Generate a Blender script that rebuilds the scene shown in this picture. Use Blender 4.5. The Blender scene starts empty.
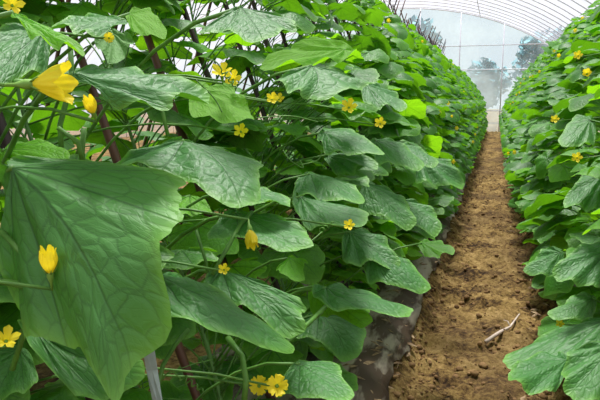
import bpy, math, random
from mathutils import Vector, Matrix, noise
S = bpy.context.scene
C = S.collection
R = random.Random(7)
PI = math.pi

# ---------------------------------------------------------------- camera
F_PX = 600.0
CAM_H = 1.1
TH = math.atan(99 / F_PX)
PS = math.atan(197 / F_PX * math.cos(TH))
cr = Vector((math.cos(PS), math.sin(PS), 0))
cf = Vector((-math.sin(PS) * math.cos(TH), math.cos(PS) * math.cos(TH), -math.sin(TH)))
cu = Vector((-math.sin(PS) * math.sin(TH), math.cos(PS) * math.sin(TH), math.cos(TH)))
CAM = Vector((0, 0, CAM_H))
cd = bpy.data.cameras.new('camera'); cam = bpy.data.objects.new('camera', cd); C.objects.link(cam)
cd.lens = 36 * F_PX / 600; cd.sensor_width = 36; cd.clip_start = 0.02
cam.matrix_world = Matrix.Translation(CAM) @ Matrix((cr, cu, -cf)).transposed().to_4x4()
S.camera = cam


def at(px, py, d):
    """a place in the greenhouse measured from the photograph: pixel + distance"""
    return CAM + ((px - 300) / F_PX * cr - (py - 200) / F_PX * cu + cf) * d


def proj(p):
    v = p - CAM; z = v.dot(cf)
    if z < .01: return None
    return 300 + F_PX * v.dot(cr) / z, 200 - F_PX * v.dot(cu) / z, z


# ---------------------------------------------------------------- helpers
def mesh(name, verts, faces, uvs=None, smooth=True, rim=None):
    m = bpy.data.meshes.new(name)
    m.from_pydata([tuple(v) for v in verts], [], faces)
    if uvs:
        ul = m.uv_layers.new(name='UVMap')
        idx = [0] * len(m.loops); m.loops.foreach_get('vertex_index', idx)
        flat = []
        for i in idx: flat += uvs[i]
        ul.data.foreach_set('uv', flat)
    if rim: m.attributes.new('rim', 'FLOAT', 'POINT').data.foreach_set('value', rim)
    if smooth: m.polygons.foreach_set('use_smooth', [True] * len(m.polygons))
    m.update()
    return m


def obj(name, m, mat=None, parent=None, loc=None, kind=None):
    o = bpy.data.objects.new(name, m)
    C.objects.link(o)
    if mat and m and not m.materials:
        for k in (mat if isinstance(mat, (list, tuple)) else [mat]): m.materials.append(k)
    if parent: o.parent = parent
    if loc is not None: o.location = loc
    if kind: o['kind'] = kind
    return o


def tag(o, label, cat, group=None, kind=None):
    o['label'] = label; o['category'] = cat
    if group: o['group'] = group
    if kind: o['kind'] = kind
    return o


class MB:
    def __init__(s): s.v = []; s.f = []; s.u = []

    def add(s, v, f, u=None):
        n = len(s.v); s.v += v; s.f += [[i + n for i in q] for q in f]
        s.u += u if u else [(0, 0)] * len(v)

    def tube(s, pts, rad, n=7, cap=True):
        pts = [Vector(p) for p in pts]
        if not isinstance(rad, (list, tuple)): rad = [rad] * len(pts)
        v = []; f = []
        prev = None
        for i, p in enumerate(pts):
            t = (pts[min(i + 1, len(pts) - 1)] - pts[max(i - 1, 0)]).normalized()
            a = prev if prev else (Vector((0, 0, 1)) if abs(t.z) < .9 else Vector((1, 0, 0)))
            x = (a - t * a.dot(t)).normalized(); prev = x; y = t.cross(x)
            for k in range(n):
                an = 2 * PI * k / n
                v.append(p + (x * math.cos(an) + y * math.sin(an)) * rad[i])
        for i in range(len(pts) - 1):
            for k in range(n):
                f.append([i * n + k, i * n + (k + 1) % n, (i + 1) * n + (k + 1) % n, (i + 1) * n + k])
        if cap:
            f.append(list(range(n))[::-1]); f.append([(len(pts) - 1) * n + k for k in range(n)])
        s.add(v, f)

    def mesh(s, name): return mesh(name, s.v, s.f, s.u)


# ---------------------------------------------------------------- materials
def newmat(name):
    m = bpy.data.materials.new(name); m.use_nodes = True
    nt = m.node_tree; nt.nodes.clear()
    out = nt.nodes.new('ShaderNodeOutputMaterial')
    return m, nt, out


class NT:
    def __init__(s, nt): s.nt = nt

    def __call__(s, t, ins=None, **kw):
        n = s.nt.nodes.new(t)
        for k, v in kw.items(): setattr(n, k, v)
        for k, v in (ins or {}).items():
            if isinstance(v, bpy.types.NodeSocket): s.nt.links.new(v, n.inputs[k])
            else: n.inputs[k].default_value = v
        return n

    def math(s, op, a, b=0.0, c=0.0):
        n = s('ShaderNodeMath', {0: a, 1: b, 2: c}, operation=op); return n.outputs[0]

    def ramp(s, fac, stops):
        n = s('ShaderNodeValToRGB', {0: fac}); e = n.color_ramp.elements
        while len(e) < len(stops): e.new(.5)
        for i, (p, c) in enumerate(stops): e[i].position = p; e[i].color = tuple(c) + (1,)
        return n.outputs[0]

    def mixc(s, f, a, b, mode='MIX'):
        n = s('ShaderNodeMix', data_type='RGBA', blend_type=mode)
        for k, v in ((0, f), (6, a), (7, b)):
            if isinstance(v, bpy.types.NodeSocket): s.nt.links.new(v, n.inputs[k])
            else: n.inputs[k].default_value = v
        return n.outputs[2]


def leaf_mat(name, top, trans, rough=.50, bump=1.0, attr=False, tl=.33, var=1.0, spec=.5, netc=.42):
    m, nt, out = newmat(name); N = NT(nt)
    uv = N('ShaderNodeUVMap', uv_map='UVMap').outputs[0]
    sep = N('ShaderNodeSeparateXYZ', {0: uv})
    ax = N.math('ABSOLUTE', sep.outputs[0]); y = sep.outputs[1]
    p = N('ShaderNodeCombineXYZ', {0: ax, 1: y}).outputs[0]
    best = None
    for deg in (0, 52, 103, 146):
        t = math.radians(deg)
        per = N.math('ABSOLUTE', N('ShaderNodeVectorMath', {0: p, 1: (math.cos(t), -math.sin(t), 0)}, operation='DOT_PRODUCT').outputs['Value'])
        al = N('ShaderNodeVectorMath', {0: p, 1: (math.sin(t), math.cos(t), 0)}, operation='DOT_PRODUCT').outputs['Value']
        neg = N.math('MULTIPLY', N.math('LESS_THAN', al, 0.0), 5.0)
        wid = N.math('ADD', N.math('ADD', per, neg), N.math('MULTIPLY', al, .010))
        best = wid if best is None else N.math('MINIMUM', best, wid)
    main = N('ShaderNodeMapRange', {0: best, 1: .004, 2: .020, 3: 1.0, 4: 0.0}, interpolation_type='SMOOTHSTEP').outputs[0]
    oi = N('ShaderNodeObjectInfo')
    off = N('ShaderNodeCombineXYZ', {0: N.math('MULTIPLY', oi.outputs['Random'], 9.0)}).outputs[0]
    uvn = N('ShaderNodeVectorMath', {0: uv, 1: off}, operation='ADD').outputs[0]
    warp = N('ShaderNodeTexNoise', {'Vector': uvn, 'Scale': 5.0, 'Detail': 1.0})
    uvw = N('ShaderNodeVectorMath', {0: uvn, 1: N('ShaderNodeVectorMath', {0: warp.outputs['Color'], 3: .10}, operation='SCALE').outputs[0]}, operation='ADD').outputs[0]
    vor = N('ShaderNodeTexVoronoi', {'Vector': uvw, 'Scale': 10.0}, feature='DISTANCE_TO_EDGE')
    net = N('ShaderNodeMapRange', {0: vor.outputs['Distance'], 1: .0, 2: .07, 3: 1.0, 4: 0.0}, interpolation_type='SMOOTHSTEP').outputs[0]
    vor2 = N('ShaderNodeTexVoronoi', {'Vector': uvw, 'Scale': 30.0}, feature='DISTANCE_TO_EDGE')
    net2 = N('ShaderNodeMapRange', {0: vor2.outputs['Distance'], 1: .0, 2: .12, 3: 1.0, 4: 0.0}).outputs[0]
    pil = N('ShaderNodeMapRange', {0: vor.outputs['Distance'], 1: .0, 2: .30, 3: 0.0, 4: 1.0}, interpolation_type='SMOOTHSTEP').outputs[0]
    hgt = N.math('SUBTRACT', N.math('ADD', N.math('MULTIPLY', pil, .8), N.math('MULTIPLY', net2, -.12)), N.math('MULTIPLY', main, .7))
    bmp = N('ShaderNodeBump', {'Strength': .32 * bump, 'Distance': .004, 'Height': hgt})
    if attr:
        rnd = N('ShaderNodeAttribute', attribute_name='rnd').outputs['Fac']
        rnd = N.math('FRACT', N.math('ADD', rnd, oi.outputs['Random']))
    else:
        rnd = oi.outputs['Random']
    geo = N('ShaderNodeNewGeometry')
    hue = N.ramp(rnd, [(0, [c * (1 - .3 * var) for c in top]), (.4, top), (.75, [top[0] * (1 + .7 * var), top[1] * (1 + .35 * var), top[2]]), (1, [top[0] * (1 + 1.7 * var), top[1] * (1 + .75 * var), top[2]])])
    hue = N.mixc(N.math('MULTIPLY', main, .8), hue, (.012, .065, .010, 1))  # shade of the vein grooves put into the colour
    hue = N.mixc(N.math('MULTIPLY', net, netc), hue, (.020, .10, .012, 1))  # groove shade painted along the fine vein network too
    blot = N('ShaderNodeTexNoise', {'Vector': uvn, 'Scale': 3.0, 'Detail': 3.0})
    hue = N.mixc(N.math('MULTIPLY', blot.outputs['Fac'], .35), hue, (top[0] * 1.9, top[1] * 1.35, top[2] * 1.1, 1))
    rim = N('ShaderNodeAttribute', attribute_name='rim').outputs['Fac']
    hue = N.mixc(N.math('MULTIPLY', rim, .6), hue, (.22, .50, .06, 1))
    under = (top[0] * 2.2 + .03, top[1] * 1.35 + .03, top[2] * 1.6 + .01, 1)
    col = N.mixc(geo.outputs['Backfacing'], hue, under)
    pr = N('ShaderNodeBsdfPrincipled', {'Base Color': col, 'Roughness': rough, 'Specular IOR Level': spec, 'Normal': bmp.outputs[0]})
    nt.links.new(N('ShaderNodeMix', {0: geo.outputs['Backfacing'], 2: rough, 3: .7}).outputs[0], pr.inputs['Roughness'])
    tcol = N.mixc(N.math('MAXIMUM', main, N.math('MULTIPLY', net, .5)), tuple(trans) + (1,), (trans[0] * .5, trans[1] * .6, trans[2] * .6, 1))
    tr = N('ShaderNodeBsdfTranslucent', {'Color': tcol, 'Normal': bmp.outputs[0]})
    mx = N('ShaderNodeMixShader', {0: tl, 1: pr.outputs[0], 2: tr.outputs[0]})
    nt.links.new(mx.outputs[0], out.inputs[0])
    return m


def simple(name, col, rough=.6, col2=None, scale=8.0, bump=0.0, trans=0.0, spec=.5, stretch=(1, 1, 1), coord='Object', lo=.35, hi=.65):
    m, nt, out = newmat(name); N = NT(nt)
    tc = N('ShaderNodeTexCoord').outputs[coord]
    mp = N('ShaderNodeMapping', {0: tc, 3: stretch}).outputs[0]
    no = N('ShaderNodeTexNoise', {'Vector': mp, 'Scale': scale, 'Detail': 4.0, 'Roughness': .6})
    c2 = col2 or [c * .7 for c in col]
    c = N.ramp(no.outputs['Fac'], [(lo, c2), (hi, col)])
    pr = N('ShaderNodeBsdfPrincipled', {'Base Color': c, 'Roughness': rough, 'Specular IOR Level': spec})
    if bump:
        b = N('ShaderNodeBump', {'Strength': bump, 'Distance': .01, 'Height': no.outputs['Fac']}); nt.links.new(b.outputs[0], pr.inputs['Normal'])
    last = pr.outputs[0]
    if trans:
        tr = N('ShaderNodeBsdfTranslucent', {'Color': c})
        last = N('ShaderNodeMixShader', {0: trans, 1: last, 2: tr.outputs[0]}).outputs[0]
    nt.links.new(last, out.inputs[0])
    return m


def film(name, clear, tint, seams=False, sc=.6, lo=.3, hi=.7):
    """greenhouse polythene: partly clear, partly milky with condensation"""
    m, nt, out = newmat(name); N = NT(nt)
    tc = N('ShaderNodeTexCoord').outputs['Object']
    no = N('ShaderNodeTexNoise', {'Vector': tc, 'Scale': sc, 'Detail': 5.0, 'Roughness': .6})
    fac = N('ShaderNodeMapRange', {0: no.outputs['Fac'], 1: .35, 2: .65, 3: lo, 4: hi}).outputs[0]
    dif = N('ShaderNodeBsdfDiffuse', {0: tint + (1,)})
    trl = N('ShaderNodeBsdfTranslucent', {0: tint + (1,)})
    milk = N('ShaderNodeMixShader', {0: .75, 1: dif.outputs[0], 2: trl.outputs[0]})
    tr = N('ShaderNodeBsdfTransparent', {0: clear + (1,)})
    mx = N('ShaderNodeMixShader', {0: fac, 1: tr.outputs[0], 2: milk.outputs[0]})
    nt.links.new(mx.outputs[0], out.inputs[0])
    return m


M_LEAF = leaf_mat('cucumber_leaf', (.032, .170, .012), (.17, .48, .008))
M_HERO = leaf_mat('broad_leaf', (.042, .190, .036), (.11, .38, .010), rough=.52, bump=1.2, tl=.24, var=.25, spec=.55, netc=.72)
M_LEAFB = leaf_mat('young_backlit_leaf', (.065, .29, .015), (.32, .74, .01), rough=.55, tl=.5)  # small young leaves; backlit glow also put into this brighter green
M_FOL = leaf_mat('foliage', (.042, .205, .014), (.21, .55, .010), attr=True, bump=.5, tl=.40)
M_STALK = simple('stalk_green', (.14, .34, .05), .5, (.07, .20, .025), 30, trans=.15)
M_STEM = simple('stem_green', (.13, .30, .07), .55, (.08, .20, .04), 25)
M_PETAL = simple('petal_yellow', (.98, .87, .04), .6, (.97, .76, .02), 60, trans=.35)
M_CALYX = simple('calyx_green', (.22, .42, .07), .6, (.15, .32, .04), 60)
M_BAMBOO = simple('bamboo_dark', (.040, .018, .011), .5, (.014, .007, .005), 14, bump=.2, stretch=(1, 1, .15), coord='Object')
M_BAMBOO2 = simple('bamboo_reddish', (.150, .062, .036), .5, (.075, .030, .018), 14, bump=.2, stretch=(1, 1, .15))
M_FILM = film('greenhouse_film', (.93, .93, .98), (.66, .66, .74), lo=.22, hi=.42)
M_FILME = film('end_film', (.90, .98, 1.0), (.74, .87, .92), sc=.45, lo=.10, hi=.62)
M_PIPE = simple('galvanised_pipe', (.74, .74, .80), .5, (.62, .62, .68), 5)
M_MULCH = simple('mulch_sheet', (.33, .285, .22), .7, (.060, .034, .016), 9, bump=.8, stretch=(1, .3, 1), lo=.47, hi=.57)
M_STRIP = simple('white_tape', (.42, .50, .47), .4, (.24, .31, .28), 12, trans=.25)
M_STICK = simple('dry_stalk', (.62, .52, .44), .7, (.40, .31, .25), 30)
M_CLOD = simple('clod_soil', (.27, .165, .075), .95, (.13, .075, .035), 12, bump=.6, spec=.1)


def soil_mat():
    m, nt, out = newmat('soil'); N = NT(nt)
    tc = N('ShaderNodeTexCoord').outputs['Object']
    n1 = N('ShaderNodeTexNoise', {'Vector': tc, 'Scale': 5.0, 'Detail': 6.0, 'Roughness': .65})
    n2 = N('ShaderNodeTexNoise', {'Vector': tc, 'Scale': 38.0, 'Detail': 6.0, 'Roughness': .75})
    n3 = N('ShaderNodeTexNoise', {'Vector': N('ShaderNodeMapping', {0: tc, 3: (1, .5, 1)}).outputs[0], 'Scale': 1.3, 'Detail': 3.0})
    mix = N.math('ADD', N.math('MULTIPLY', n1.outputs['Fac'], .5), N.math('MULTIPLY', n2.outputs['Fac'], .5))
    c = N.ramp(mix, [(.40, (.018, .010, .005)), (.455, (.10, .058, .020)), (.52, (.23, .148, .048)), (.64, (.42, .29, .12))])
    c = N.mixc(N('ShaderNodeMapRange', {0: n3.outputs['Fac'], 1: .45, 2: .65, 3: 0.0, 4: .6}).outputs[0], c, (.075, .045, .025, 1))
    b = N('ShaderNodeBump', {'Strength': 1.0, 'Distance': .025, 'Height': mix})
    pr = N('ShaderNodeBsdfPrincipled', {'Base Color': c, 'Roughness': .95, 'Specular IOR Level': .15, 'Normal': b.outputs[0]})
    nt.links.new(pr.outputs[0], out.inputs[0]); return m


M_SOIL = soil_mat()

# ---------------------------------------------------------------- ground
PATH_C = .0


def ground_z(x, y):
    a = abs(x - .0)
    h = .0
    if a > .26: h = .11 * min(1, (a - .26) / .16) ** .8
    e = 1 if a < .34 else .45
    q = Vector((x, y, 0))
    h += .045 * e * (noise.noise(q * 4.0)) + .022 * e * noise.noise(q * 11) + .012 * noise.noise(q * 31)
    r = noise.noise(q * 19 + Vector((9, 3, 0)))
    if r > .15: h += .05 * e * (r - .15)
    return h


def ground():
    xs = [-30, -12, -6, -3.2, -2.4, -1.8, -1.4, -1.15, -1.0, -.9] + [-.84 + i * .0145 for i in range(116)] + [.86, .95, 1.1, 1.4, 2, 3, 4.5, 12, 30]
    ys = [-10, -4, -2, 0, .6, 1.0, 1.3]
    y = 1.45
    while y < 23.5: ys.append(y); y += max(.012, y * .0075)
    ys += [23.6, 26, 32, 45, 80]
    v = [(x, y, ground_z(x, y) if (abs(x) < .9 and 1 < y < 23.5) else (.11 if -4 < x < 2.5 else 0)) for y in ys for x in xs]
    n = len(xs)
    f = [[j * n + i, j * n + i + 1, (j + 1) * n + i + 1, (j + 1) * n + i] for j in range(len(ys) - 1) for i in range(n - 1)]
    obj('floor', mesh('floor', v, f), M_SOIL, kind='structure')


ground()

# clods of earth lying on the path and its edges
cb = MB()
rc = random.Random(3)
ico = None


def clod(cb, p, r):
    n = 6; m = 4; v = []; f = []
    ph = rc.random() * 50
    for j in range(m + 1):
        t = PI * j / m
        for i in range(n):
            a = 2 * PI * i / n
            d = Vector((math.sin(t) * math.cos(a), math.sin(t) * math.sin(a), math.cos(t) * .7))
            v.append(p + d * r * (1 + .55 * noise.noise(d * 1.6 + Vector((ph, 0, 0)))))
    for j in range(m):
        for i in range(n): f.append([j * n + i, (j + 1) * n + i, (j + 1) * n + (i + 1) % n, j * n + (i + 1) % n])
    cb.add(v, f)


for i in range(2600):
    y = 1.5 + 9 * rc.random() ** 2
    x = rc.choice((-.27, .27, rc.uniform(-.2, .2))) + rc.gauss(0, .06)
    r = .004 + .014 * rc.random() ** 3
    clod(cb, Vector((x, y, ground_z(x, y) + r * .3)), r)
tag(obj('soil_clods', cb.mesh('soil_clods'), M_CLOD), 'small loose clods and crumbs of brown earth scattered along the path', 'soil', kind='stuff')


# grey mulch sheets covering the beds, edges reaching the path
def mulch(name, x0, x1, y0, y1, label, seed):
    xs = [x0 + (x1 - x0) * i / 22 for i in range(23)]; v = []
    ys = []; y = y0
    while y < y1: ys.append(y); y += max(.03, y * .012)
    for y in ys:
        w = .035 * noise.noise(Vector((seed, y * 3, 0))) + .015 * noise.noise(Vector((seed, y * 11, 4)))
        for i, x in enumerate(xs):
            xx = x + w * (1 - i / 22)
            q = Vector((xx, y * .5, seed))
            z = max(ground_z(xx, y), ground_z(xx + .012, y + .01), ground_z(xx - .012, y - .01)) if abs(xx) < .9 else .12
            v.append((xx, y, z + .010 + .02 * abs(noise.noise(q * 7)) + .012 * abs(noise.noise(q * 22))))
    n = 23
    f = [[j * n + i, j * n + i + 1, (j + 1) * n + i + 1, (j + 1) * n + i] for j in range(len(ys) - 1) for i in range(n - 1)]
    o = obj(name, mesh(name, v, f), M_MULCH)
    tag(o, label, 'mulch sheet')
    md = o.modifiers.new('thickness', 'SOLIDIFY'); md.thickness = .002
    return o


mulch('mulch_sheet', -.315, -1.0, 1.3, 14, 'dusty grey plastic mulch sheet covering the bed left of the path', 3)
mulch('mulch_sheet', .36, 1.0, 1.3, 14, 'dusty grey plastic mulch sheet under the plants right of the path', 8)

# dried bits of leaf and straw lying on the mulch sheet and the path edge
lb = MB(); rq = random.Random(5)
for i in range(420):
    y = 1.6 + 5 * rq.random() ** 1.6; x = -.30 - abs(rq.gauss(0, .16)) if rq.random() < .75 else rq.gauss(.27, .05)
    if abs(x) > .85: continue
    p = Vector((x, y, ground_z(x, y) + .022)); a = rq.uniform(0, PI); ln = rq.uniform(.008, .035)
    d = Vector((math.cos(a), math.sin(a), rq.uniform(-.1, .3))) * ln; c_ = Vector((-math.sin(a), math.cos(a), .2)) * ln * rq.choice((.08, .12, .4))
    lb.add([p - d, p - d * .3 + c_, p + d, p - d * .2 - c_, p + Vector((0, 0, ln * .3))], [[0, 4, 1], [1, 4, 2], [2, 4, 3], [3, 4, 0]])
tag(obj('plant_litter', lb.mesh('plant_litter'), simple('litter', (.42, .30, .17), .9, (.12, .065, .03), 30)), 'dry brown leaf crumbs and straw strewn along the edges of the beds', 'litter', kind='stuff')

# ---------------------------------------------------------------- greenhouse
AX, AH, AW = -3.7, 4.45, 7.15
Y0, Y1 = -3.0, 22.9


def arch(t, dr=0): return AX + (AW + dr) * math.cos(t), max(0, (AH + dr) * math.sin(t))


def film_roof():
    v = []; f = []; n = 64; ny = 30
    for j in range(ny + 1):
        for i in range(n + 1):
            x, z = arch(PI * i / n, .03); v.append((x, Y0 + (Y1 - Y0) * j / ny, z))
    for j in range(ny):
        for i in range(n): f.append([j * (n + 1) + i, j * (n + 1) + i + 1, (j + 1) * (n + 1) + i + 1, (j + 1) * (n + 1) + i])
    obj('ceiling', mesh('ceiling', v, f), M_FILM, kind='structure')
    for nm, y in (('wall_back', Y1 + .03), ('wall_front', Y0)):
        pts = [arch(PI * i / n, .03) for i in range(n + 1)]
        v = [(x, y, z) for x, z in pts]
        obj(nm, mesh(nm, v, [list(range(n + 1))], smooth=False), M_FILME if y > 0 else M_FILM, kind='structure')


film_roof()


def hoop_mesh(r):
    b = MB(); b.tube([(lambda q: (q[0], 0, q[1]))(arch(PI * i / 48)) for i in range(49)], r, 6); return b.mesh('greenhouse_hoop')


hm = hoop_mesh(.014); hm.materials.append(M_PIPE)
y = Y1 - .35; k = 0
while y > 1.5:
    o = obj('greenhouse_hoop', hm, None, loc=(0, y, 0))
    tag(o, 'thin grey steel hoop arching under the white greenhouse film', 'greenhouse hoop', 'hoops holding up the roof film')
    y -= .72; k += 1
tn = 1


def trim(pts, r):
    global tn
    b = MB(); b.tube(pts, r, 6); obj('trim_%d' % tn, b.mesh('trim'), M_PIPE, kind='structure'); tn += 1


e = MB(); trim([(q[0], Y1 - .02, q[1]) for q in (arch(PI * i / 48) for i in range(49))], .02)
for px in (500, 462, 425, 385):
    x = (px - 497) / 600 * Y1 * 1.02
    t = math.acos((x - AX) / AW); trim([(x, Y1 - .04, 0), (x, Y1 - .04, AH * math.sin(t))], .022)
for py in (50, 110):
    h = CAM_H + (101 - py) / 600 * Y1
    t = math.asin(h / AH); dx = AW * math.cos(t); trim([(AX - dx, Y1 - .06, h), (AX + dx, Y1 - .06, h)], .016)
h = CAM_H + 29 / 600 * Y1; trim([(-1.4, Y1 - .05, h), (AX + AW * math.cos(math.asin(h / AH)), Y1 - .05, h)], .016)
for x in (AX, AX + 3.0, AX - 3):
    z = AH * math.sin(math.acos((x - AX) / AW)) - .03
    trim([(x, 0, z), (x, Y1, z)], .014)

# trees outside, beyond the end film
M_TREE = simple('haze_teal_leaves', (.16, .38, .44), .8, (.09, .26, .33), 3, bump=.5)  # teal cast of the haze put into the leaf colour
M_TRUNK = simple('bark', (.10, .07, .05), .9)


def tree(x, y, h, r, seed, label):
    root = obj('tree', None, loc=(x, y, 0)); tag(root, label, 'tree')
    b = MB(); b.tube([(0, 0, 0), (.05, 0, h * .4), (0, .05, h * .7)], [.16, .12, .06], 8); obj('trunk', b.mesh('trunk'), M_TRUNK, root)
    b = MB(); rr = random.Random(seed)
    for k in range(900):
        d = Vector((rr.gauss(0, 1), rr.gauss(0, 1), rr.gauss(0, 1))).normalized() * (rr.random() ** .4)
        p = Vector((d.x * r, d.y * r, h - r * .9 + d.z * r * .9))
        p += Vector((1, 1, 1)) * .5 * noise.noise(p * .8)
        a = Vector((rr.uniform(-1, 1), rr.uniform(-1, 1), rr.uniform(-1, 1))).normalized(); c = a.cross(Vector((0, 0, 1))).normalized(); s = rr.uniform(.12, .26)
        b.add([p - a * s, p + c * s * .6, p + a * s, p - c * s * .6], [[0, 1, 2, 3]])
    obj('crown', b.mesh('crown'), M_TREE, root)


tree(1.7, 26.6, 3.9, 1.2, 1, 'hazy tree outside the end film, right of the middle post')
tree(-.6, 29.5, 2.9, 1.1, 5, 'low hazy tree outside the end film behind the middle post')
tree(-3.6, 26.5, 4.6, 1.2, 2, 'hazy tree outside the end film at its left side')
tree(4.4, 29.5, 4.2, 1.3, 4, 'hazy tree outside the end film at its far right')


# ---------------------------------------------------------------- leaves
KEYS = [(0, 1.0), (14, .93), (26, .86), (38, .84), (52, .84), (66, .76), (80, .70), (95, .70), (107, .68), (122, .60), (138, .58), (152, .54), (164, .44), (173, .26), (180, .05)]


def rad_at(deg, rr, ph, tri=1.0):
    a = abs(deg)
    for (a0, r0), (a1, r1) in zip(KEYS, KEYS[1:]):
        if a <= a1:
            t = (a - a0) / (a1 - a0); t = t * t * (3 - 2 * t); r = r0 + (r1 - r0) * t; break
    if 12 < a < 85: r *= 1 - (1 - tri) * math.sin((a - 12) / 73 * PI) ** .7
    return r * (1 + .05 * math.sin(math.radians(deg) * 2.3 + ph) + .03 * math.sin(math.radians(deg) * 5 + ph * 2))


def blade(B, M, T, L, Rr, nr=8, na=40, seed=0, bk=1.0, teeth=.018, rug=.012, droop=.10, wav=.02, tri=.9):
    rr = random.Random(seed); ph = rr.random() * 6
    B, M, T, L, Rr = map(Vector, (B, M, T, L, Rr))
    ctl = M * 2 - (B + T) * .5                       # quadratic through M at the middle
    mid = lambda t: B * ((1 - t) ** 2) + ctl * (2 * t * (1 - t)) + T * (t * t) if 0 <= t <= 1 else (B + (ctl - B) * 2 * t if t < 0 else T + (T - ctl) * 2 * (t - 1))
    m0 = mid(.12); sl = (L - m0) / .66; sr = (Rr - m0) / .66
    nrm = (sr - sl).cross(T - B).normalized()
    size = (T - B).length
    w = max((sr - sl).length * .66, .01)
    v = []; uv = []
    v.append(mid(0)); uv.append((0, 0))
    for j in range(1, nr + 1):
        q = j / nr
        for i in range(na):
            deg = -180 + 360 * (i + .5) / na
            a = math.radians(deg)
            rd = rad_at(deg, rr, ph, tri)
            tooth = teeth * ((1, .2, -.6, -.3)[i % 4] + .5 * noise.noise(Vector((i * .9, seed, 0)))) if (j == nr and na > 30) else 0
            r = rd * q + tooth
            x = math.sin(a) * r; y = math.cos(a) * r
            yy = y if y > 0 else y * bk
            s = sr * x if x > 0 else sl * -x
            p = mid(yy) + s * (1 - .25 * max(yy, 0) * 0)
            z = -droop * size * x * x * 1.2                      # edges curl down
            z -= rug * size * 1.6 * math.cos(abs(a) * 360 / 51.0) * min(1, 3 * q) * (.4 + q * .6) * .8   # grooves along the veins
            z += rug * size * 1.5 * noise.noise(Vector((x * 6, y * 6, seed * 1.7)))
            z += wav * size * math.sin(deg * .11 + ph) * q ** 3 * 1.6
            v.append(p + nrm * z); uv.append((x, y))
    f = []
    for i in range(na): f.append([0, 1 + i, 1 + (i + 1) % na])
    for j in range(nr - 1):
        for i in range(na):
            a = 1 + j * na + i; b = 1 + j * na + (i + 1) % na
            f.append([a, a + na, b + na, b])
    return v, [q[::-1] for q in f], uv


def frame_points(rr, droopy=1.0):
    """control points of a unit leaf (length 1) lying along +Y, normal +Z"""
    sag = rr.uniform(.02, .10); c = rr.uniform(.02, .14) * droopy
    w = rr.uniform(.58, .68)
    return ((0, 0, 0), (rr.uniform(-.03, .03), .5, sag), (rr.uniform(-.06, .06), rr.uniform(.93, 1.0), -.05 - rr.uniform(0, .1)),
            (-w, .12 + rr.uniform(-.04, .04), -c), (w, .12 + rr.uniform(-.04, .04), -rr.uniform(.02, .14)))


rv = random.Random(11)
NEAR = []
for k in range(16):
    v, f, u = blade(*frame_points(rv), nr=9, na=56, seed=k, wav=.03, rug=.012, droop=rv.uniform(.05, .28))
    NEAR.append(mesh('leaf', v, f, u, rim=[0] + [(j / 9) ** 12 for j in range(1, 10) for i in range(56)])); NEAR[-1].materials.append(M_LEAF if k % 4 else M_LEAFB)
FAR = [blade(*frame_points(rv), nr=3, na=18, seed=50 + k, wav=.03, rug=.0, droop=rv.uniform(.05, .28)) for k in range(12)]


def leaf_frame(base, out_x, az, pitch, roll):
    """tip direction: out_x side, turned by az, dipped by pitch"""
    d = Vector((out_x * math.cos(az) * math.cos(pitch), math.sin(az) * math.cos(pitch), -math.sin(pitch)))
    up = Vector((0, 0, 1)); x = d.cross(up).normalized(); z = x.cross(d)
    m = Matrix((x, d, z)).transposed()
    m = m @ Matrix.Rotation(roll, 3, 'Y')
    return Matrix.Translation(base) @ m.to_4x4()


# ---------------------------------------------------------------- rows
def interp(tab, h):
    if h <= tab[0][0]: return tab[0][1]
    for (a, b), (c, d) in zip(tab, tab[1:]):
        if h <= c: return b + (d - b) * (h - a) / (c - a)
    return tab[-1][1]


ROW = {
    'L': dict(s=-1, base=.62, k=.35, face=[(.15, .34), (.4, .29), (1.1, .42), (1.4, .60), (1.8, .90), (2.1, 1.15)], top=1.95),
    'R': dict(s=1, base=.52, k=.33, face=[(.1, .26), (.25, .19), (.6, .14), (1.1, .28), (1.6, .55), (2.0, .84), (2.3, 1.0)], top=2.0),
    'B': dict(s=-1, base=1.95, k=-.35, face=None, top=2.0),
}


def stem_pt(row, y, h, ph):
    r = ROW[row]
    return Vector((r['s'] * (r['base'] + r['k'] * h) + .02 * math.sin(h * 7 + ph), y + .03 * math.sin(h * 5 + ph * 2), h))


def sample_leaf(row, y, rr):
    r = ROW[row]
    h = rr.uniform(.16, r['top'] + .1)
    if not r['face'] and h > 1.1 and rr.random() < .75: h = rr.uniform(.2, 1.1)
    if r['face']:
        face = interp(r['face'], h); pole = r['base'] + r['k'] * h + .12
        t = rr.random() ** 1.3
        X = face + (pole - face) * t
        ox = -r['s']
        az = rr.gauss(0, .55); 
        if t > .6 and rr.random() < .35: az += PI
    else:
        X = r['base'] + r['k'] * h + rr.gauss(0, .16); ox = rr.choice((-1, 1)); az = rr.gauss(0, .9)
    L = rr.uniform(.10, .165) * (1 if h < 1.8 else .75)
    pitch = min(1.2, max(-.05, rr.gauss(.40, .24)))
    mat = leaf_frame((0, 0, 0), ox, az, pitch, rr.gauss(0, .28))
    tip = mat @ Vector((0, L, 0))
    P = Vector((r['s'] * X, y + rr.uniform(-.2, .2), h)) - tip * .75
    if P.z + tip.z < .14: P.z += .14 - (P.z + tip.z)
    mat.translation = P
    return mat, L, h


def petiole_pts(a, b, sag=.15):
    d = b - a; up = Vector((0, 0, 1)); ln = d.length
    c = a + d * .5 + up * ln * sag
    return [a * (1 - t) ** 2 + c * 2 * t * (1 - t) + b * t * t for t in (0, .2, .4, .6, .8, 1)]


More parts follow.
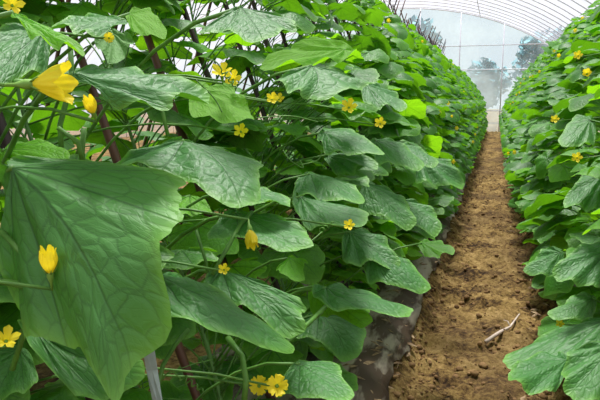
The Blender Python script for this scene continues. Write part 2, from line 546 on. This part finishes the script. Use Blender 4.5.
# --- distant plants: each one stem + one foliage mesh, 7 kinds per row, copied
def far_kind(row, seed, nleaf):
    rr = random.Random(seed); b = MB(); rnd = []
    pet = MB(); ph = rr.random() * 6
    for i in range(nleaf):
        m, L, h = sample_leaf(row, 0, rr); L *= .88
        if row == 'L' and h > 1.55 and rr.random() < .4: continue
        v, f, u = rr.choice(FAR)
        b.add([m @ (p * L) for p in v], f, u); rnd += [rr.random()] * len(v)
        if i % 2 == 0:
            pet.tube(petiole_pts(stem_pt(row, 0, max(.1, m.translation.z - .12), ph), m.translation)[::2] + [m.translation], .0028, 4, False)
    nl = len(b.f); b.add(pet.v, pet.f); rnd += [.5] * len(pet.v)
    me = b.mesh('foliage'); at_ = me.attributes.new('rnd', 'FLOAT', 'POINT'); at_.data.foreach_set('value', rnd)
    me.materials.append(M_FOL); me.materials.append(M_STALK)
    me.polygons.foreach_set('material_index', [0] * nl + [1] * (len(b.f) - nl))
    s = MB(); n = 14; s.tube([stem_pt(row, 0, .06 + (ROW[row]['top'] + .1) * i / n, ph) for i in range(n + 1)], [.006 - .003 * i / n for i in range(n + 1)], 5)
    sm = s.mesh('stem'); sm.materials.append(M_STEM)
    return me, sm, ph


def flower_meshes(op=.6, seed=0):
    """open-mouthed yellow cucumber flower along +Z, unit ~ 1 = petal length"""
    rr = random.Random(seed); v = []; f = []
    nr, na = 7, 60
    for j in range(nr + 1):
        q = j / nr
        for i in range(na):
            a = 2 * PI * i / na; lobe = abs(math.cos(2.5 * a)) ** .7     # 1 at a petal's midline
            ln = (.45 if op > .4 else .72) + (.55 if op > .4 else .28) * lobe
            s = q * ln
            flare = math.sin(min(1, s) * PI / 2 * op * 1.35)
            rad = .10 + .62 * flare * s ** .8 + (.14 * math.sin(min(1, s * 1.15) * PI) if op < .6 else 0)
            z = s * (1 - .45 * op * s)
            rad *= 1 + .06 * math.cos(15 * a) * q
            z += .04 * math.sin(7 * a + seed) * q
            v.append(Vector((rad * math.cos(a), rad * math.sin(a), z)))
    for j in range(nr):
        for i in range(na): f.append([j * na + i, j * na + (i + 1) % na, (j + 1) * na + (i + 1) % na, (j + 1) * na + i])
    m = mesh('flower', v, f); m.materials.append(M_PETAL)
    b = MB(); b.tube([(0, 0, -.75), (0, 0, -.45), (0, 0, -.2), (0, 0, .12)], [.04, .05, .13, .10], 8)
    for k in range(5):
        a = 2 * PI * k / 5; d = Vector((math.cos(a), math.sin(a), 0)); b.tube([d * .09 + Vector((0, 0, -.05)), d * .2 + Vector((0, 0, .1)), d * .26 + Vector((0, 0, .22))], [.03, .02, .004], 5)
    c = b.mesh('calyx'); c.materials.append(M_CALYX)
    return m, c


FLW = [flower_meshes(.36, 1), flower_meshes(.72, 2), flower_meshes(.14, 3), flower_meshes(1.15, 4)]


def add_flower(parent, wp, direction, size, kind):
    m, c = FLW[kind]
    q = Vector(direction).to_track_quat('Z', 'Y')
    o = obj('flower', m, None, parent); o.location = wp - parent.location; o.rotation_mode = 'QUATERNION'; o.rotation_quaternion = q; o.scale = (size,) * 3
    k = obj('calyx', c, None, o)
    return o


def copy_part(o, parent):
    c = o.copy(); C.objects.link(c); c.parent = parent; return c


NEAR_END = {'L': 4.3, 'R': 5.0}
LABEL_FAR = {'L': ('leafy cucumber plant in the left row, well down the path', 'distant plants of the left row'),
             'R': ('leafy cucumber plant in the right row, well down the path', 'distant plants of the right row'),
             'B': ('cucumber plant in the back line behind the left row of poles', 'plants of the back line on the left bed')}
for row, y0, y1, step, nk, nl in (('L', NEAR_END['L'], 22.3, .32, 7, 100), ('R', NEAR_END['R'], 22.3, .32, 7, 100), ('B', .55, 9.0, .42, 5, 46)):
    kinds = [far_kind(row, 100 + ord(row) + k, nl) for k in range(nk)]
    y = y0; i = 0; ry = random.Random(ord(row))
    while y < y1:
        me, sm, ph = kinds[(i * 3 + i // 7) % nk]
        root = obj('cucumber_plant', None, loc=({'L': .06, 'R': -.06, 'B': 0}[row], y, 0))
        tag(root, LABEL_FAR[row][0], 'plant', LABEL_FAR[row][1])
        for nm, mm in (('foliage', me), ('stem', sm)):
            o = obj(nm, mm, None, root)
        if row != 'B' and y < 14:
            rf = ROW[row]
            for k in range(1 if (i % 2 == 0 or y < 6) else 0):
                h = ry.uniform(.5, 1.9)
                add_flower(root, Vector((rf['s'] * (interp(rf['face'], h) - .01), y + ry.uniform(-.1, .1), h)), (-rf['s'] * .6, -.8, .1), ry.uniform(.025, .034), ry.choice((1, 3, 1, 0)))
        y += step * ry.uniform(.9, 1.1); i += 1

# --- bamboo poles
POLE_BASE = {'L': .60, 'B': 1.95}


def pole(row, y, label, group, r=.011, mat=None, top=2.45, dy=0):
    k = ROW[row]['k']; bs = POLE_BASE[row]
    n = 16; pts = []; rad = []
    for i in range(n + 1):
        h = -.08 + (top + .08) * i / n
        pts.append((-(k * h) + .006 * math.sin(i * .9 + y), dy * h + .005 * math.cos(i + y), h)); rad.append(r * (1.12 - .3 * i / n) * (1.10 if i % 3 == 0 else .97))
    b = MB(); b.tube(pts, rad, 8)
    o = obj('bamboo_pole', b.mesh('bamboo_pole'), mat or M_BAMBOO, loc=(-bs, y, .1))
    tag(o, label, 'pole', group)


PY = [.62, .95, 1.28, 1.64, 1.96, 2.37, 2.72]
PL = ['dark bamboo pole rising behind the huge foreground leaf at the left edge',
      'dark bamboo pole just behind the big yellow flower at upper left',
      'dark brown bamboo pole behind the leaf beside the big yellow flower, top left',
      'reddish brown bamboo pole, the thickest bare one at the top left',
      'bamboo pole with a pair of yellow flowers beside it, upper centre left',
      'thin dark bamboo pole under the pale folded leaf at the top',
      'thin dark bamboo pole right of the one under the pale folded top leaf']
for y, l in zip(PY, PL): pole('L', y, l, None, r=.0125 if y in (1.64, .95) else .0105, mat=M_BAMBOO2 if y in (1.64, 1.28) else None, dy=.0)
y = 3.06
while y < 15:
    pole('L', y, 'thin dark bamboo pole standing among the plants further down the left row', 'bamboo poles further down the left row', top=R.uniform(2.15, 2.4), dy=R.uniform(-.05, .05)); y += .34
y = .8
while y < 15:
    pole('B', y, 'thin bamboo pole leaning the opposite way, on the back line of the left bed', 'back bamboo poles of the left bed', top=R.uniform(2.1, 2.35) if y > 4 else 2.5, r=.008, mat=M_BAMBOO2 if R.random() < .4 else None, dy=R.uniform(-.06, .06)); y += .36

# ---------------------------------------------------------------- hero leaves measured from the photo
# B petiole point, M middle of midrib (or None), T tip, and the two side lobes; px, py, distance
HERO = [
    # name, B, M, T, L, R, opts
    ((12, 168, .80), (72, 240, .69), (123, 357, .66), (189, 188, .72), (29, 345, .75), dict(bk=.30, hi=1, droop=.04, tri=.72)),
    ((36, 330, .84), (85, 358, .81), (136, 362, .78), (95, 322, .82), (80, 398, .76), dict(bk=.6, droop=.05)),
    ((74, 74, .76), (140, 84, .76), (214, 98, .80), (135, 66, .86), (142, 101, .72), dict(bk=.25, hi=1)),
    ((184, 141, 1.0), (218, 160, .95), (240, 201, .89), (126, 163, .94), (266, 160, 1.0), dict(bk=.30, hi=1)),
    ((236, 213, 1.22), (265, 226, 1.16), (298, 249, 1.1), (303, 222, 1.2), (218, 236, 1.12), dict(bk=.3, hi=1)),
    ((300, 197, 1.5), (330, 208, 1.44), (367, 218, 1.4), (333, 193, 1.55), (316, 227, 1.36), dict(bk=.4, hi=1)),
    ((310, 174, 1.62), (335, 184, 1.56), (363, 201, 1.5), (352, 181, 1.64), (302, 196, 1.5), dict(bk=.4)),
    ((232, 190, 1.22), (262, 194, 1.2), (289, 204, 1.18), (262, 187, 1.27), (255, 202, 1.13), dict(bk=.5)),
    ((160, 277, .94), (218, 303, .89), (286, 349, .90), (205, 279, 1.0), (166, 316, .85), dict(bk=.35, hi=1)),
    ((222, 270, 1.1), (255, 292, 1.05), (292, 334, 1.0), (298, 296, 1.07), (212, 300, 1.03), dict(bk=.3, hi=1)),
    ((326, 288, 1.46), (365, 299, 1.42), (409, 314, 1.40), (368, 289, 1.54), (345, 308, 1.36), dict(bk=.5, hi=1)),
    ((314, 286, 1.56), (335, 302, 1.5), (366, 323, 1.48), (366, 300, 1.55), (318, 314, 1.48), dict(bk=.4, backlit=1)),
    ((318, 314, 1.66), (335, 330, 1.6), (347, 360, 1.55), (366, 322, 1.64), (302, 338, 1.58), dict(bk=.4)),
    ((300, 364, 1.2), (320, 376, 1.15), (346, 396, 1.1), (342, 364, 1.2), (282, 396, 1.1), dict(bk=.4)),
    ((240, 8, 1.08), (252, 20, 1.03), (262, 38, .98), (298, 21, 1.06), (206, 30, 1.0), dict(bk=.2, hi=1)),
    ((345, 50, 1.75), (308, 54, 1.65), (268, 62, 1.55), (305, 42, 1.7), (310, 68, 1.55), dict(bk=.5, backlit=1, under=1)),
    ((312, 66, 1.48), (318, 80, 1.42), (305, 99, 1.36), (371, 83, 1.46), (279, 82, 1.38), dict(bk=.2, hi=1)),
    ((200, 88, 1.22), (224, 103, 1.16), (251, 122, 1.12), (236, 92, 1.22), (200, 121, 1.12), dict(bk=.4, backlit=1, under=1)),
    ((130, 14, 1.0), (146, 22, .98), (164, 33, .95), (154, 12, 1.02), (140, 38, .94), dict(bk=.4, backlit=1, under=1)),
    ((112, 32, 1.1), (114, 48, 1.06), (112, 68, 1.0), (133, 45, 1.05), (98, 48, 1.05), dict(bk=.4, under=1)),
    ((124, 20, .86), (90, 21, .85), (47, 27, .82), (88, 13, .92), (86, 30, .78), dict(bk=.3)),
    ((44, 30, .78), (20, 50, .72), (-8, 82, .66), (-12, 30, .74), (40, 72, .72), dict(bk=.3)),
    ((13, 13, .64), (48, 31, .64), (87, 54, .62), (50, 27, .66), (44, 37, .62), dict(bk=.2, backlit=1)),
    ((4, 150, .96), (36, 150, .93), (66, 160, .90), (36, 137, .98), (34, 166, .9), dict(bk=.4, backlit=1)),
    ((325, 132, 1.75), (350, 140, 1.7), (381, 152, 1.65), (358, 129, 1.8), (334, 152, 1.65), dict(bk=.4)),
    ((328, 155, 1.8), (350, 158, 1.75), (378, 166, 1.7), (352, 152, 1.82), (345, 172, 1.7), dict(bk=.4)),
    ((366, 184, 1.9), (385, 200, 1.85), (412, 226, 1.8), (405, 196, 1.9), (366, 215, 1.82), dict(bk=.4)),
    ((396, 144, 2.3), (414, 152, 2.25), (436, 165, 2.2), (420, 146, 2.35), (400, 162, 2.2), dict(bk=.4)),
    ((420, 157, 2.9), (440, 168, 2.85), (467, 189, 2.8), (452, 160, 2.9), (424, 182, 2.8), dict(bk=.4)),
    ((398, 200, 2.0), (416, 212, 1.95), (438, 232, 1.9), (432, 206, 2.0), (402, 228, 1.9), dict(bk=.4)),
    ((422, 243, 2.35), (438, 247, 2.3), (454, 252, 2.25), (440, 240, 2.4), (432, 256, 2.25), dict(bk=.4, backlit=1)),
    ((190, 196, 1.3), (175, 205, 1.26), (168, 222, 1.2), (205, 212, 1.25), (152, 205, 1.25), dict(bk=.4, backlit=1)),
    ((290, 258, 1.5), (292, 266, 1.46), (300, 280, 1.4), (308, 262, 1.48), (276, 270, 1.42), dict(bk=.4, backlit=1)),
    ((350, 232, 1.8), (370, 246, 1.75), (398, 266, 1.7), (385, 236, 1.8), (350, 262, 1.7), dict(bk=.4)),
    ((372, 252, 1.75), (395, 266, 1.7), (424, 290, 1.66), (410, 258, 1.78), (376, 284, 1.68), dict(bk=.4)),
    ((376, 140, 2.0), (396, 150, 1.95), (420, 168, 1.9), (404, 142, 2.05), (384, 164, 1.9), dict(bk=.4)),
    ((366, 84, 2.0), (384, 96, 1.95), (404, 108, 1.9), (396, 92, 2.05), (372, 104, 1.9), dict(bk=.4)),
    ((20, 350, .95), (8, 372, .92), (-6, 398, .9), (34, 384, .9), (-30, 366, .9), dict(bk=.4)),
    # right row
    ((567, 360, 1.75), (540, 366, 1.72), (505, 373, 1.68), (540, 352, 1.82), (548, 387, 1.64), dict(bk=.35, hi=1, tri=.92)),
    ((606, 320, 1.85), (560, 338, 1.86), (512, 360, 1.84), (560, 326, 1.95), (572, 358, 1.76), dict(bk=.3, hi=1, tri=.92)),
    ((612, 345, 1.6), (592, 370, 1.56), (566, 396, 1.52), (566, 356, 1.62), (620, 400, 1.5), dict(bk=.3, hi=1)),
    ((606, 172, 2.1), (586, 186, 2.08), (563, 202, 2.06), (584, 170, 2.15), (596, 208, 2.0), dict(bk=.3, hi=1)),
    ((590, 120, 2.5), (576, 130, 2.46), (560, 142, 2.44), (570, 118, 2.55), (590, 144, 2.4), dict(bk=.4)),
    ((560, 252, 2.3), (545, 262, 2.3), (524, 273, 2.3), (540, 250, 2.36), (556, 276, 2.25), dict(bk=.4)),
    ((608, 250, 1.95), (580, 262, 1.92), (552, 276, 1.9), (580, 244, 2.0), (592, 286, 1.86), dict(bk=.3)),
    ((592, 298, 2.05), (575, 306, 2.0), (552, 314, 2.0), (572, 294, 2.1), (586, 322, 1.96), dict(bk=.4)),
]
for hh in HERO[:0]: pass


def near_plants(row, ys, labels):
    out = []
    for i, y in enumerate(ys):
        root = obj('cucumber_plant', None, loc=(ROW[row]['s'] * ROW[row]['base'], y, .1))
        ph = i * 1.7
        if i < len(labels): tag(root, labels[i], 'plant')
        else: tag(root, 'leafy cucumber plant in the middle stretch of the %s row' % ('left' if row == 'L' else 'right'), 'plant', 'mid-distance plants of the %s row' % ('left' if row == 'L' else 'right'))
        n = 26; top = ROW[row]['top'] + .15
        s = MB(); s.tube([stem_pt(row, y, .08 + top * j / n, ph) - root.location for j in range(n + 1)], [.0062 - .003 * j / n for j in range(n + 1)], 7)
        obj('stem', s.mesh('stem'), M_STEM, root)
        out.append(dict(root=root, y=y, ph=ph, row=row, n=0))
    return out


LY = [.46, .80, 1.12, 1.46, 1.80, 2.16, 2.54, 2.9, 3.25, 3.6, 3.95]
RY = [1.35, 1.7, 2.05, 2.4, 2.75, 3.1, 3.45, 3.8, 4.15, 4.5, 4.8]
PLANTS = near_plants('L', LY, [
    'cucumber plant at the left edge, nearest the viewer, bearing the huge drooping leaf',
    'cucumber plant beside the pole behind the big yellow flower, upper left',
    'cucumber plant carrying the broad quilted leaf right of the big flower',
    'cucumber plant with the pale folded leaf at the top, left of centre',
    'cucumber plant with a wilting yellow flower below its broad leaf, left of centre',
    'cucumber plant in the left row whose low leaf juts over the mulch sheet',
    'cucumber plant just past the leaf jutting over the mulch sheet'])
PLANTS += near_plants('R', RY, [
    'nearest cucumber plant of the right row, its low leaves over the path at bottom right',
    'second cucumber plant of the right row, behind the leaves at bottom right',
    'third cucumber plant of the right row, its leaves meeting the right picture edge'])


def nearest(row, y): return min((p for p in PLANTS if p['row'] == row), key=lambda p: abs(p['y'] - y))


def petiole(pl, parent_leaf, P, r=.0032, lo=.07):
    h = max(.12, P.z - lo - .12 * abs(P.y - pl['y']))
    a = stem_pt(pl['row'], pl['y'], h, pl['ph'])
    b = MB(); inv = parent_leaf.matrix_world_custom.inverted()
    b.tube([inv @ p for p in petiole_pts(a, P)], [r / parent_leaf.scale[0]] * 6, 6)
    return b.mesh('leaf_stalk')


def hang_leaf(pl, me, M, scale, r):
    root = pl['root']
    o = obj('leaf', me, None, root)
    mw = M @ Matrix.Scale(scale, 4)
    o.matrix_basis = Matrix.Translation(-root.location) @ mw
    pz = M.translation; k_ = ROW[pl['row']]
    hd = math.hypot(pz.x - k_['s'] * (k_['base'] + k_['k'] * pz.z), pz.y - pl['y'])
    h = max(.12, pz.z - .04 - .55 * hd)
    a = stem_pt(pl['row'], pl['y'], h, pl['ph'])
    b = MB(); inv = mw.inverted()
    b.tube([inv @ p for p in petiole_pts(a, M.translation, .28)], r / scale, 6)
    obj('leaf_stalk', b.mesh('leaf_stalk'), M_STALK, o)
    pl['n'] += 1
    return o


HBOX = []
for k, (B, M, T, L, Rr, op) in enumerate(HERO):
    pts = [at(*q) for q in (B, M, T, L, Rr)]
    c = (pts[0] + pts[2] + pts[3] + pts[4]) / 4
    row = 'L' if B[0] < 490 else 'R'
    pl = nearest(row, pts[0].y)
    n = (pts[4] - pts[3]).cross(pts[2] - pts[0])
    facing = n.dot(CAM - c) > 0
    if facing == bool(op.get('under')): pts[3], pts[4] = pts[4], pts[3]
    hi = op.get('hi')
    v, f, u = blade(*[p - pts[0] for p in pts], nr=16 if hi else 10, na=96 if hi else 56, seed=200 + k, bk=op.get('bk', 1), droop=op.get('droop', .08), rug=.014, wav=.02, teeth=.008, tri=op.get('tri', .76))
    nr_, na_ = (16, 96) if hi else (10, 56); me = mesh('leaf', v, f, u, rim=[0] + [(j / nr_) ** 14 for j in range(1, nr_ + 1) for i in range(na_)]); me.materials.append(M_LEAFB if op.get('backlit') else M_HERO)  # leaves lit from behind get the brighter green copy
    hang_leaf(pl, me, Matrix.Translation(pts[0]), 1.0, .0042 if hi else .0032)
    xs = [q[0] for q in (B, T, L, Rr)]; ys_ = [q[1] for q in (B, T, L, Rr)]
    HBOX.append((min(xs) - 2, max(xs) + 2, min(ys_) - 2, max(ys_) + 2, max(q[2] for q in (B, M, T, L, Rr)), [(q[0], q[1]) for q in (B, L, T, Rr)]))


def in_poly(x, y, poly):
    c = False; j = len(poly) - 1
    for i in range(len(poly)):
        if (poly[i][1] > y) != (poly[j][1] > y) and x < (poly[j][0] - poly[i][0]) * (y - poly[i][1]) / (poly[j][1] - poly[i][1]) + poly[i][0]: c = not c
        j = i
    return c


TESTP = [(0, 0, 0), (0, .5, 0), (0, 1, 0), (-.6, .15, 0), (.6, .15, 0), (-.35, .55, 0), (.35, .55, 0), (-.3, -.35, 0), (.3, -.35, 0)]


CLEAR = []
for px, py in ((55, 35), (62, 55), (72, 90), (80, 118), (88, 145), (172, 12), (180, 35), (188, 60), (120, 4), (140, 50), (150, 80), (160, 112), (218, 15), (228, 40), (240, 78), (262, 50), (270, 80), (280, 112), (4, 190), (14, 215), (28, 252), (335, 12), (340, 25), (356, 25), (222, 348), (230, 380), (294, 290), (204, 250)):
    d_ = at(px, py, 1) - CAM; t_ = (.62 + .35 * CAM_H) / -(d_.x + .35 * d_.z); CLEAR.append((px, py, t_))
for px, py in ((45, 42), (100, 52), (52, 118), (10, 98), (190, 5), (196, 20), (150, 10), (108, 26), (170, 42), (210, 60), (30, 110), (330, 18), (366, 22), (310, 30), (8, 120), (105, 20), (240, 0)): CLEAR.append((px, py, 99))
OUTL = [(0, 1, 0), (.5, .45, 0), (.62, .1, 0), (.35, -.35, 0), (-.35, -.35, 0), (-.62, .1, 0), (-.5, .45, 0)]


def blocked(M, L):
    """a filler leaf may not grow in front of the leaves measured from the photo, nor against the lens"""
    for q in TESTP:
        p = M @ (Vector(q) * L); s = proj(p)
        if (p - CAM).length < .72: return True
        if s is None: continue
        if not (-40 < s[0] < 640 and -40 < s[1] < 440): continue
        for x0, x1, y0, y1, d, poly in HBOX:
            if x0 < s[0] < x1 and y0 < s[1] < y1 and s[2] < d + .02 and in_poly(s[0], s[1], poly): return True
    for q in ((0, .3, 0), (0, .7, 0)):
        s = proj(M @ (Vector(q) * L))
        if s and s[0] < 330 and s[2] < 1.15 * (.66 + max(0, s[0]) / 330): return True
    pr = [proj(M @ (Vector(q) * L)) for q in OUTL]
    if all(pr):
        dd = sum(q[2] for q in pr) / 7
        for px, py, d in CLEAR:
            if dd < d and in_poly(px, py, pr): return True
    return False


rl = random.Random(21)
for pl in PLANTS:
    want = 78 if pl['row'] == 'R' else (58 if pl['y'] < 2.3 else 78); tries = 0
    while pl['n'] < want and tries < 600:
        tries += 1
        M, L, h = sample_leaf(pl['row'], pl['y'], rl)
        if blocked(M, L): continue
        if pl['row'] == 'L' and h > 1.5 and rl.random() < .55: continue
        if pl['row'] == 'L' and pl['y'] < 3 and h < .35 and M.translation.x > -.55: continue
        k = rl.randrange(16)
        hang_leaf(pl, NEAR[k], M, L, .0026)
    if pl['row'] == 'L' and pl['y'] < 3.4:
        tries = got = 0
        while got < 16 and tries < 200:
            tries += 1
            M, L, h = sample_leaf('L', pl['y'], rl); M.translation.x -= .06; L = rl.uniform(.035, .085)
            if blocked(M, L): continue
            got += 1; hang_leaf(pl, NEAR[rl.choice((0, 4, 8, 12))], M, L, .0017)
        for q in range(6):
            h = rl.uniform(.4, 1.9); a = stem_pt('L', pl['y'], h, pl['ph']); d = Vector((rl.uniform(-.2, 1), rl.uniform(-1, 1), rl.uniform(-.1, .9))).normalized(); ln = rl.uniform(.1, .24)
            pp = [a + d * ln * t + Vector((0, 0, -.25 * ln * t * t)) for t in (0, .25, .5, .75, 1)]
            x = d.cross(Vector((0, 0, 1))).normalized(); yv = d.cross(x)
            for w_ in range(1, 26): aa = w_ * .7; pp.append(pp[4] + d * w_ * .0014 + x * (math.cos(aa) - 1) * .005 + yv * math.sin(aa) * .005)
            if any((p_ - CAM).length < .75 for p_ in pp): continue
            b = MB(); b.tube([p_ - pl['root'].location for p_ in pp], .0012, 4); obj('tendril', b.mesh('tendril'), M_STALK, pl['root'])

# ---------------------------------------------------------------- flowers, tendrils, bits
def fl(px, py, d, tx, ty, td, size, kind):
    p = at(px, py, d); q = at(tx, ty, d + td); row = 'L' if px < 490 else 'R'
    pl = nearest(row, p.y); dr = (q - p).normalized()
    add_flower(pl['root'], p, dr, size, kind)
    base = p - dr * size * .7
    a = stem_pt(row, pl['y'], max(.12, base.z - .05), pl['ph'])
    b = MB(); b.tube([x - pl['root'].location for x in petiole_pts(a, base)], .0022, 6); obj('flower_stalk', b.mesh('flower_stalk'), M_STALK, pl['root'])


fl(34, 84, .66, 60, 83, .0, .046, 0)
fl(93, 112, .74, 88, 98, -.02, .026, 2)
fl(50, 272, .70, 48, 255, -.01, .034, 2)
fl(250, 231, 1.0, 252, 245, -.02, .036, 2)
fl(277, 386, .98, 280, 380, -.10, .030, 3)
fl(259, 386, 1.02, 258, 380, -.10, .028, 3)
fl(222, 76, 1.15, 221, 66, -.02, .028, 1)
fl(233, 80, 1.18, 232, 70, -.06, .024, 1)
fl(349, 108, 1.7, 349, 100, -.06, .032, 1)
fl(241, 132, 1.15, 240, 126, -.04, .020, 1)
fl(380, 124, 1.9, 380, 116, -.08, .026, 1)
fl(109, 38, .95, 109, 34, -.05, .014, 3)
fl(224, 270, 1.0, 223, 264, -.04, .014, 1)
fl(349, 226, 1.32, 349, 220, -.04, .018, 1)
fl(6, 342, .82, 7, 332, -.02, .024, 1)
fl(133, 373, .84, 132, 364, -.02, .018, 2)
fl(168, 182, .90, 182, 182, -.01, .020, 2)
fl(12, 6, .8, 14, 0, -.02, .02, 1)
fl(587, 74, 2.3, 586, 66, -.1, .032, 0)
fl(578, 56, 2.6, 577, 48, -.1, .028, 1)
fl(577, 158, 2.1, 576, 152, -.1, .026, 1)
fl(560, 324, 2.0, 560, 318, -.1, .020, 1)
fl(272, 100, 1.35, 273, 92, -.04, .020, 1)
fl(279, 100, 1.4, 279, 90, -.04, .018, 1)
fl(555, 120, 3.0, 554, 112, -.1, .030, 1)


def tend(pts, r=.0013, coil=0):
    ws = [at(*p) for p in pts]; pl = nearest('L', ws[0].y); dense = []
    for i in range(len(ws) - 1):
        p0 = ws[max(i - 1, 0)]; p1 = ws[i]; p2 = ws[i + 1]; p3 = ws[min(i + 2, len(ws) - 1)]
        for k in range(6):
            t = k / 6
            dense.append(.5 * ((2 * p1) + (p2 - p0) * t + (2 * p0 - 5 * p1 + 4 * p2 - p3) * t * t + (3 * p1 - p0 - 3 * p2 + p3) * t ** 3))
    dense.append(ws[-1])
    if coil:
        d = (ws[-1] - ws[-2]).normalized(); x = d.cross(Vector((0, 0, 1))).normalized(); y = d.cross(x)
        for k in range(1, 40):
            a = k * .65; rr = .006 * (1 - k / 60); dense.append(ws[-1] + d * k * .0011 + x * (math.cos(a) - 1) * rr + y * math.sin(a) * rr)
    b = MB(); b.tube([p - pl['root'].location for p in dense], r, 5)
    obj('tendril', b.mesh('tendril'), M_STALK, pl['root'])


tend([(82, 33, .95), (95, 50, .92), (104, 64, .9)], coil=1)
tend([(97, 98, .8), (108, 103, .78), (112, 110, .78), (104, 108, .78)], .0011)
tend([(283, 150, 1.4), (290, 160, 1.38), (303, 168, 1.38), (300, 160, 1.4)])
tend([(262, 248, 1.2), (290, 250, 1.2), (308, 243, 1.22), (322, 232, 1.25)], coil=1)
tend([(196, 80, 1.1), (214, 98, 1.1), (222, 112, 1.1)])
tend([(205, 58, 1.1), (216, 62, 1.1), (222, 70, 1.1)], coil=1)
tend([(256, 118, 1.3), (290, 116, 1.3), (318, 122, 1.35)])
tend([(118, 335, .9), (98, 352, .88), (80, 362, .86)], coil=1)
tend([(155, 385, .95), (170, 372, .95), (180, 378, .95)], coil=1)
tend([(300, 165, 1.5), (318, 160, 1.5), (322, 150, 1.5)])
tend([(380, 236, 1.8), (365, 240, 1.8), (355, 236, 1.8)], coil=1)


def stalk(pts, r):
    ws = [at(*p) for p in pts]; pl = nearest('L', ws[0].y)
    b = MB(); b.tube([p - pl['root'].location for p in ws], r, 8); obj('side_shoot', b.mesh('side_shoot'), M_STALK, pl['root'])


stalk([(-6, 82, .72), (12, 82, .70), (30, 85, .66)], .0050)
stalk([(-6, 281, .8), (12, 283, .78), (30, 288, .76), (45, 294, .74)], .0048)
stalk([(58, 128, .86), (78, 142, .86), (84, 168, .88)], .0036)
stalk([(84, 128, .9), (82, 150, .9), (82, 168, .9)], .0042)
stalk([(290, 340, 1.2), (310, 322, 1.25), (326, 306, 1.4)], .0048)
stalk([(282, 346, 1.1), (300, 330, 1.2), (322, 312, 1.35)], .0040)
stalk([(252, 212, 1.2), (240, 225, 1.15), (225, 252, 1.1), (212, 275, 1.08)], .0040)
stalk([(228, 338, 1.0), (242, 356, .96), (246, 380, .95), (244, 404, .95)], .0050)
stalk([(150, 420, .9), (163, 365, .92), (175, 345, .95), (188, 330, 1.0)], .0036)
stalk([(2, 232, .8), (24, 255, .78), (42, 290, .78)], .0042)
stalk([(30, 275, .86), (25, 330, .86), (12, 370, .86)], .0040)
stalk([(70, 40, .95), (72, 80, .95), (60, 125, .95), (62, 160, .95)], .0042)
stalk([(196, 230, 1.1), (206, 262, 1.1), (212, 300, 1.1)], .0030)
stalk([(150, 90, 1.0), (162, 110, 1.0), (168, 136, 1.0)], .0034)

# white tape strip hanging from the stems, left of centre
b = MB(); pts = [at(143, 312, .86), at(147, 340, .85), at(152, 370, .85), at(158, 402, .84), at(162, 425, .84)]
side = cr * .0075
v = []
for i, p in enumerate(pts): tw = side + cf * .004 * math.sin(i * 1.3); v += [p - tw, p, p + tw]
f = []
for i in range(len(pts) - 1):
    for k in range(2): f.append([i * 3 + k, i * 3 + k + 1, i * 3 + k + 4, i * 3 + k + 3])
o = obj('plastic_strip', mesh('plastic_strip', [q - pts[-1] for q in v], f, smooth=False), M_STRIP, loc=pts[-1])
md = o.modifiers.new('thick', 'SOLIDIFY'); md.thickness = .0015
tag(o, 'pale crinkled plastic strip hanging below the huge foreground leaf', 'plastic strip')


def on_ground(px, py):
    d = at(px, py, 1) - CAM
    t = -(CAM.z - .02) / d.z
    return CAM + d * t


g = [on_ground(486, 341), on_ground(500, 334), on_ground(510, 329), on_ground(519, 321)]
b = MB(); w = [.010, .009, .006, .003]; org = g[1]
v = []
for i, p in enumerate(g):
    p = Vector((p.x, p.y, ground_z(p.x, p.y) + .022 + .008 * (i == 3)))
    v.append(p - org)
b.tube(v, w, 7)
b.tube([v[2], v[2] + Vector((-.012, .02, .02)), v[2] + Vector((-.03, .03, .02))], [.004, .003, .002], 6)
o = obj('dry_stalk', b.mesh('dry_stalk'), M_STICK, loc=org); tag(o, 'pale broken dry stalk lying on the brown path', 'dry stalk')

# ---------------------------------------------------------------- light
w = bpy.data.worlds.new('sky'); S.world = w; w.use_nodes = True
nt = w.node_tree; nt.nodes.clear(); N = NT(nt)
g_ = N('ShaderNodeTexCoord').outputs['Generated']; z = N('ShaderNodeSeparateXYZ', {0: g_}).outputs[2]
c = N.ramp(z, [(.0, (.80, .86, .92)), (.35, (.95, .97, 1.0)), (1.0, (1.0, 1.0, 1.0))])
bg = N('ShaderNodeBackground', {0: c, 1: .66}); nt.links.new(bg.outputs[0], N('ShaderNodeOutputWorld').inputs[0])
sd = bpy.data.lights.new('sun', 'SUN'); sd.energy = 6.5; sd.angle = math.radians(14); sd.color = (1, .97, .90)
so = bpy.data.objects.new('sun', sd); C.objects.link(so)
so.rotation_euler = Vector((-.12, .32, 1.0)).to_track_quat('Z', 'Y').to_euler()
S.view_settings.view_transform = 'Standard'; S.view_settings.look = 'None'; S.view_settings.gamma = 1; S.view_settings.use_curve_mapping = False
S.view_settings.exposure = 0.46
S.cycles.use_denoising = True
S.cycles.max_bounces = 8; S.cycles.transparent_max_bounces = 12
